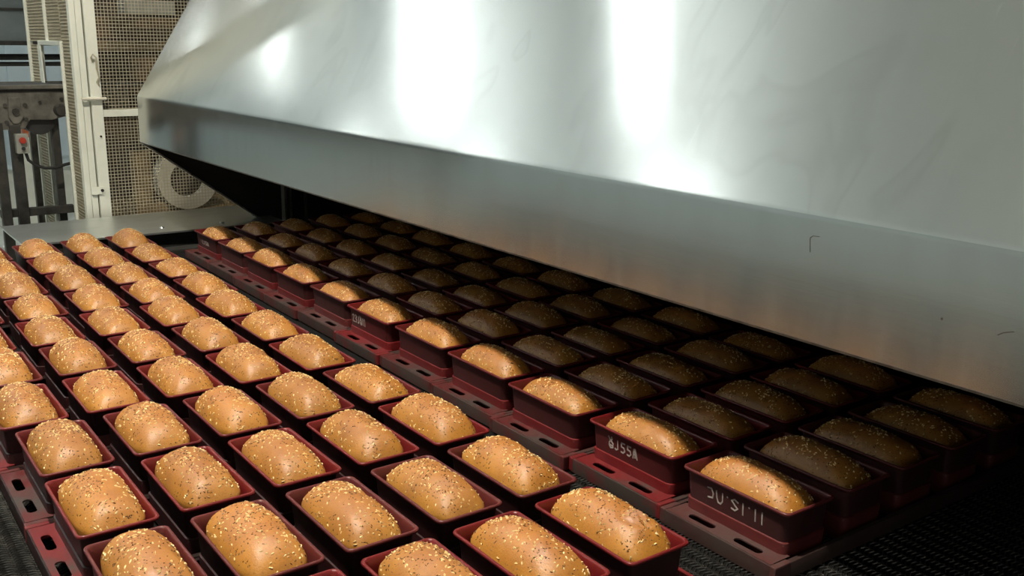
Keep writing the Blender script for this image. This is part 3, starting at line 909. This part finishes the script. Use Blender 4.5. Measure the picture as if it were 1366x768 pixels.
# strokes painted on four of the tins, as they read from outside
GL = {'c_flip': [[(0.1, 0.95), (0.6, 1.0), (0.85, 0.6), (0.75, 0.2), (0.15, 0.12)]],
      'U': [[(0.05, 1.0), (0.1, 0.45), (0.3, 0.05), (0.6, 0.0), (0.85, 0.3), (0.85, 1.0)]],
      'S': [[(0.9, 0.85), (0.45, 1.0), (0.1, 0.8), (0.5, 0.5), (0.85, 0.3), (0.5, 0.05), (0.05, 0.12)]],
      'I': [[(0.5, 1.0), (0.5, 0.0)]],
      'dot': [[(0.45, 0.92), (0.55, 0.86)]],
      'J': [[(0.65, 1.0), (0.65, 0.15), (0.3, 0.0), (0.1, 0.1)]],
      '5': [[(0.85, 1.0), (0.2, 1.0), (0.2, 0.6), (0.7, 0.55), (0.85, 0.25), (0.5, 0.0), (0.1, 0.05)]],
      'A': [[(0.05, 0.0), (0.25, 0.95), (0.5, 1.0), (0.85, 0.0)], [(0.15, 0.45), (0.7, 0.45)], [(0.45, 0.9), (0.45, 0.1)]],
      '8': [[(0.0, 1.1), (0.4, 0.75), (0.9, 0.45), (0.85, 0.05), (0.4, -0.05), (0.1, 0.2), (0.15, 0.5), (0.7, 0.9), (0.6, 1.1)], [(0.3, 0.25), (0.75, 0.2)]],
      '2': [[(0.1, 0.8), (0.5, 1.0), (0.85, 0.75), (0.1, 0.05), (0.9, 0.0)]],
      '3': [[(0.1, 0.95), (0.6, 1.0), (0.8, 0.75), (0.4, 0.52), (0.85, 0.3), (0.6, 0.02), (0.1, 0.05)]],
      '1': [[(0.25, 0.8), (0.5, 1.0), (0.5, 0.0)]]}
def painted(tin, glyphs, ya, yb, zc, h, stroke):
    # ribbon strokes lying on the outer long side of a tin; ya is the far end where the writing begins
    mb = MB()
    total = sum(0.5 if g in ('dot',) else (0.6 if g in ('I', '1') else 1.0) for g in glyphs) + 0.22 * (len(glyphs) - 1)
    unit = (ya - yb) / total
    pos = 0.0
    for g in glyphs:
        w = 0.5 if g == 'dot' else (0.6 if g in ('I', '1') else 1.0)
        for st in GL[g]:
            pts = []
            for (px, pz) in st:
                yy = ya - (pos + w * px) * unit
                zz = zc + (pz - 0.5) * h
                # the body of the tin leans in towards its foot
                ins = 0.0088 + (0.0062 - 0.0088) * (zz + 0.0510) / (0.0510 - 0.0085)
                pts.append(Vector((ins - 0.0004, yy, zz - SB)))
            for a, b in zip(pts, pts[1:]):
                d = (b - a).normalized()
                s = d.cross(Vector((1, 0, 0))).normalized() * stroke / 2
                e = d * stroke * 0.3
                q = [a - s - e, a + s - e, b + s + e, b - s + e]
                mb.add(q + [p + Vector((0.0009, 0, 0)) for p in q], [(0, 1, 2, 3), (4, 7, 6, 5), (0, 4, 5, 1), (1, 5, 6, 2), (2, 6, 7, 3), (3, 7, 4, 0)])
        pos += w + 0.22
    o = link('painted_code', mb.mesh('painted_code', M['paint_mark']), tin)
    o['label'] = 'code painted in white on the tin side'
    return o

DXL = [0.0051, 0.0042, 0.0041, 0.0051, -0.0115, -0.0071, -0.0126, 0.0031, 0.0053, 0.0014, 0.0031]
DYL = [-0.0030, -0.0014, -0.0004, -0.0020, -0.0008, 0.0022, 0.0010, -0.0012, 0.0008, 0.0016, 0.0026]
DXR = [-0.0007, 0.0024, -0.0085, -0.0011, 0.0020, -0.0030, 0.0035, -0.0010, 0.0, 0.0030, 0.0049]
DYR = [0.0010, 0.0018, 0.0014, -0.0004, 0.0, 0.0005, -0.0005, 0.0005, 0.0, -0.0008, -0.0004]
TONE_L = [0, 1, 0, 1, 0, 1, 0, 1, 1, 0, 1]
TONE_R = [2, 0, 1, 1, 1, 0, 2, 1, 1, 2, 1]
prev_l = 99
for r in range(11):
    n = ord_(10 - r)
    # open batch
    x, y = -4 * PX + DXL[r], r * PY + DYL[r]
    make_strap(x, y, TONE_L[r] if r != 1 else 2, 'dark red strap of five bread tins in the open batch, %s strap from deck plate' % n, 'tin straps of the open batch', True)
    for k in range(5):
        v = VAR[RND.randrange(len(VAR))]
        lab = 'seeded brown loaf in open batch, %s strap from deck plate, %s tin from hood' % (n, ord_(4 - k))
        flip = RND.random() < 0.5
        if r == 0 and k == 4:
            v, flip = BLISTER, False
            lab = 'seeded brown loaf with a torn pinkish blister at one end, open batch'
        make_loaf(x + k * PX, y, v, flip, lab, 'seeded loaves of the open batch',
                  RND.uniform(-0.0008, 0.0008), RND.uniform(-0.0015, 0.0015), RND.uniform(-0.008, 0.008), RND.uniform(0.97, 1.04) if v is not BLISTER else 1.0)
    # batch going under the hood
    x, y = 0.2831 + DXR[r], -0.0292 + r * PY + DYR[r]
    t, tins = make_strap(x, y, TONE_R[r], 'dark red strap of five bread tins partly under hood, %s strap from deck plate' % n, 'tin straps under the hood')
    if r == 0:
        painted(tins[0], ['c_flip', 'U', 'dot', 'S', 'I', 'dot', 'I', 'I'], 0.160, 0.046, -0.0285, 0.019, 0.0024)
    if r == 1:
        painted(tins[0], ['8', 'J', '5', '5', 'A'], 0.160, 0.086, -0.0275, 0.0175, 0.0026)
    if r == 5:
        painted(tins[0], ['2', '3', 'J', '8', '1', '1'], 0.188, 0.120, -0.0290, 0.019, 0.0028)
    if r == 10:
        painted(tins[0], ['I', 'J', '5', 'A'], 0.150, 0.085, -0.0320, 0.012, 0.0025)
    for k in range(5):
        v = VAR[RND.randrange(len(VAR))]
        what = 'half lit by the lamps beside hood lip' if k == 0 else 'in shade under hood'
        lab = 'seeded loaf under the hood, %s strap from deck plate, %s tin from open batch' % (n, ord_(k))
        make_loaf(x + k * PX, y, v, RND.random() < 0.5, lab, 'seeded loaves under the hood',
                  RND.uniform(-0.0008, 0.0008), RND.uniform(-0.0015, 0.0015), RND.uniform(-0.008, 0.008), RND.uniform(0.90, 0.96))
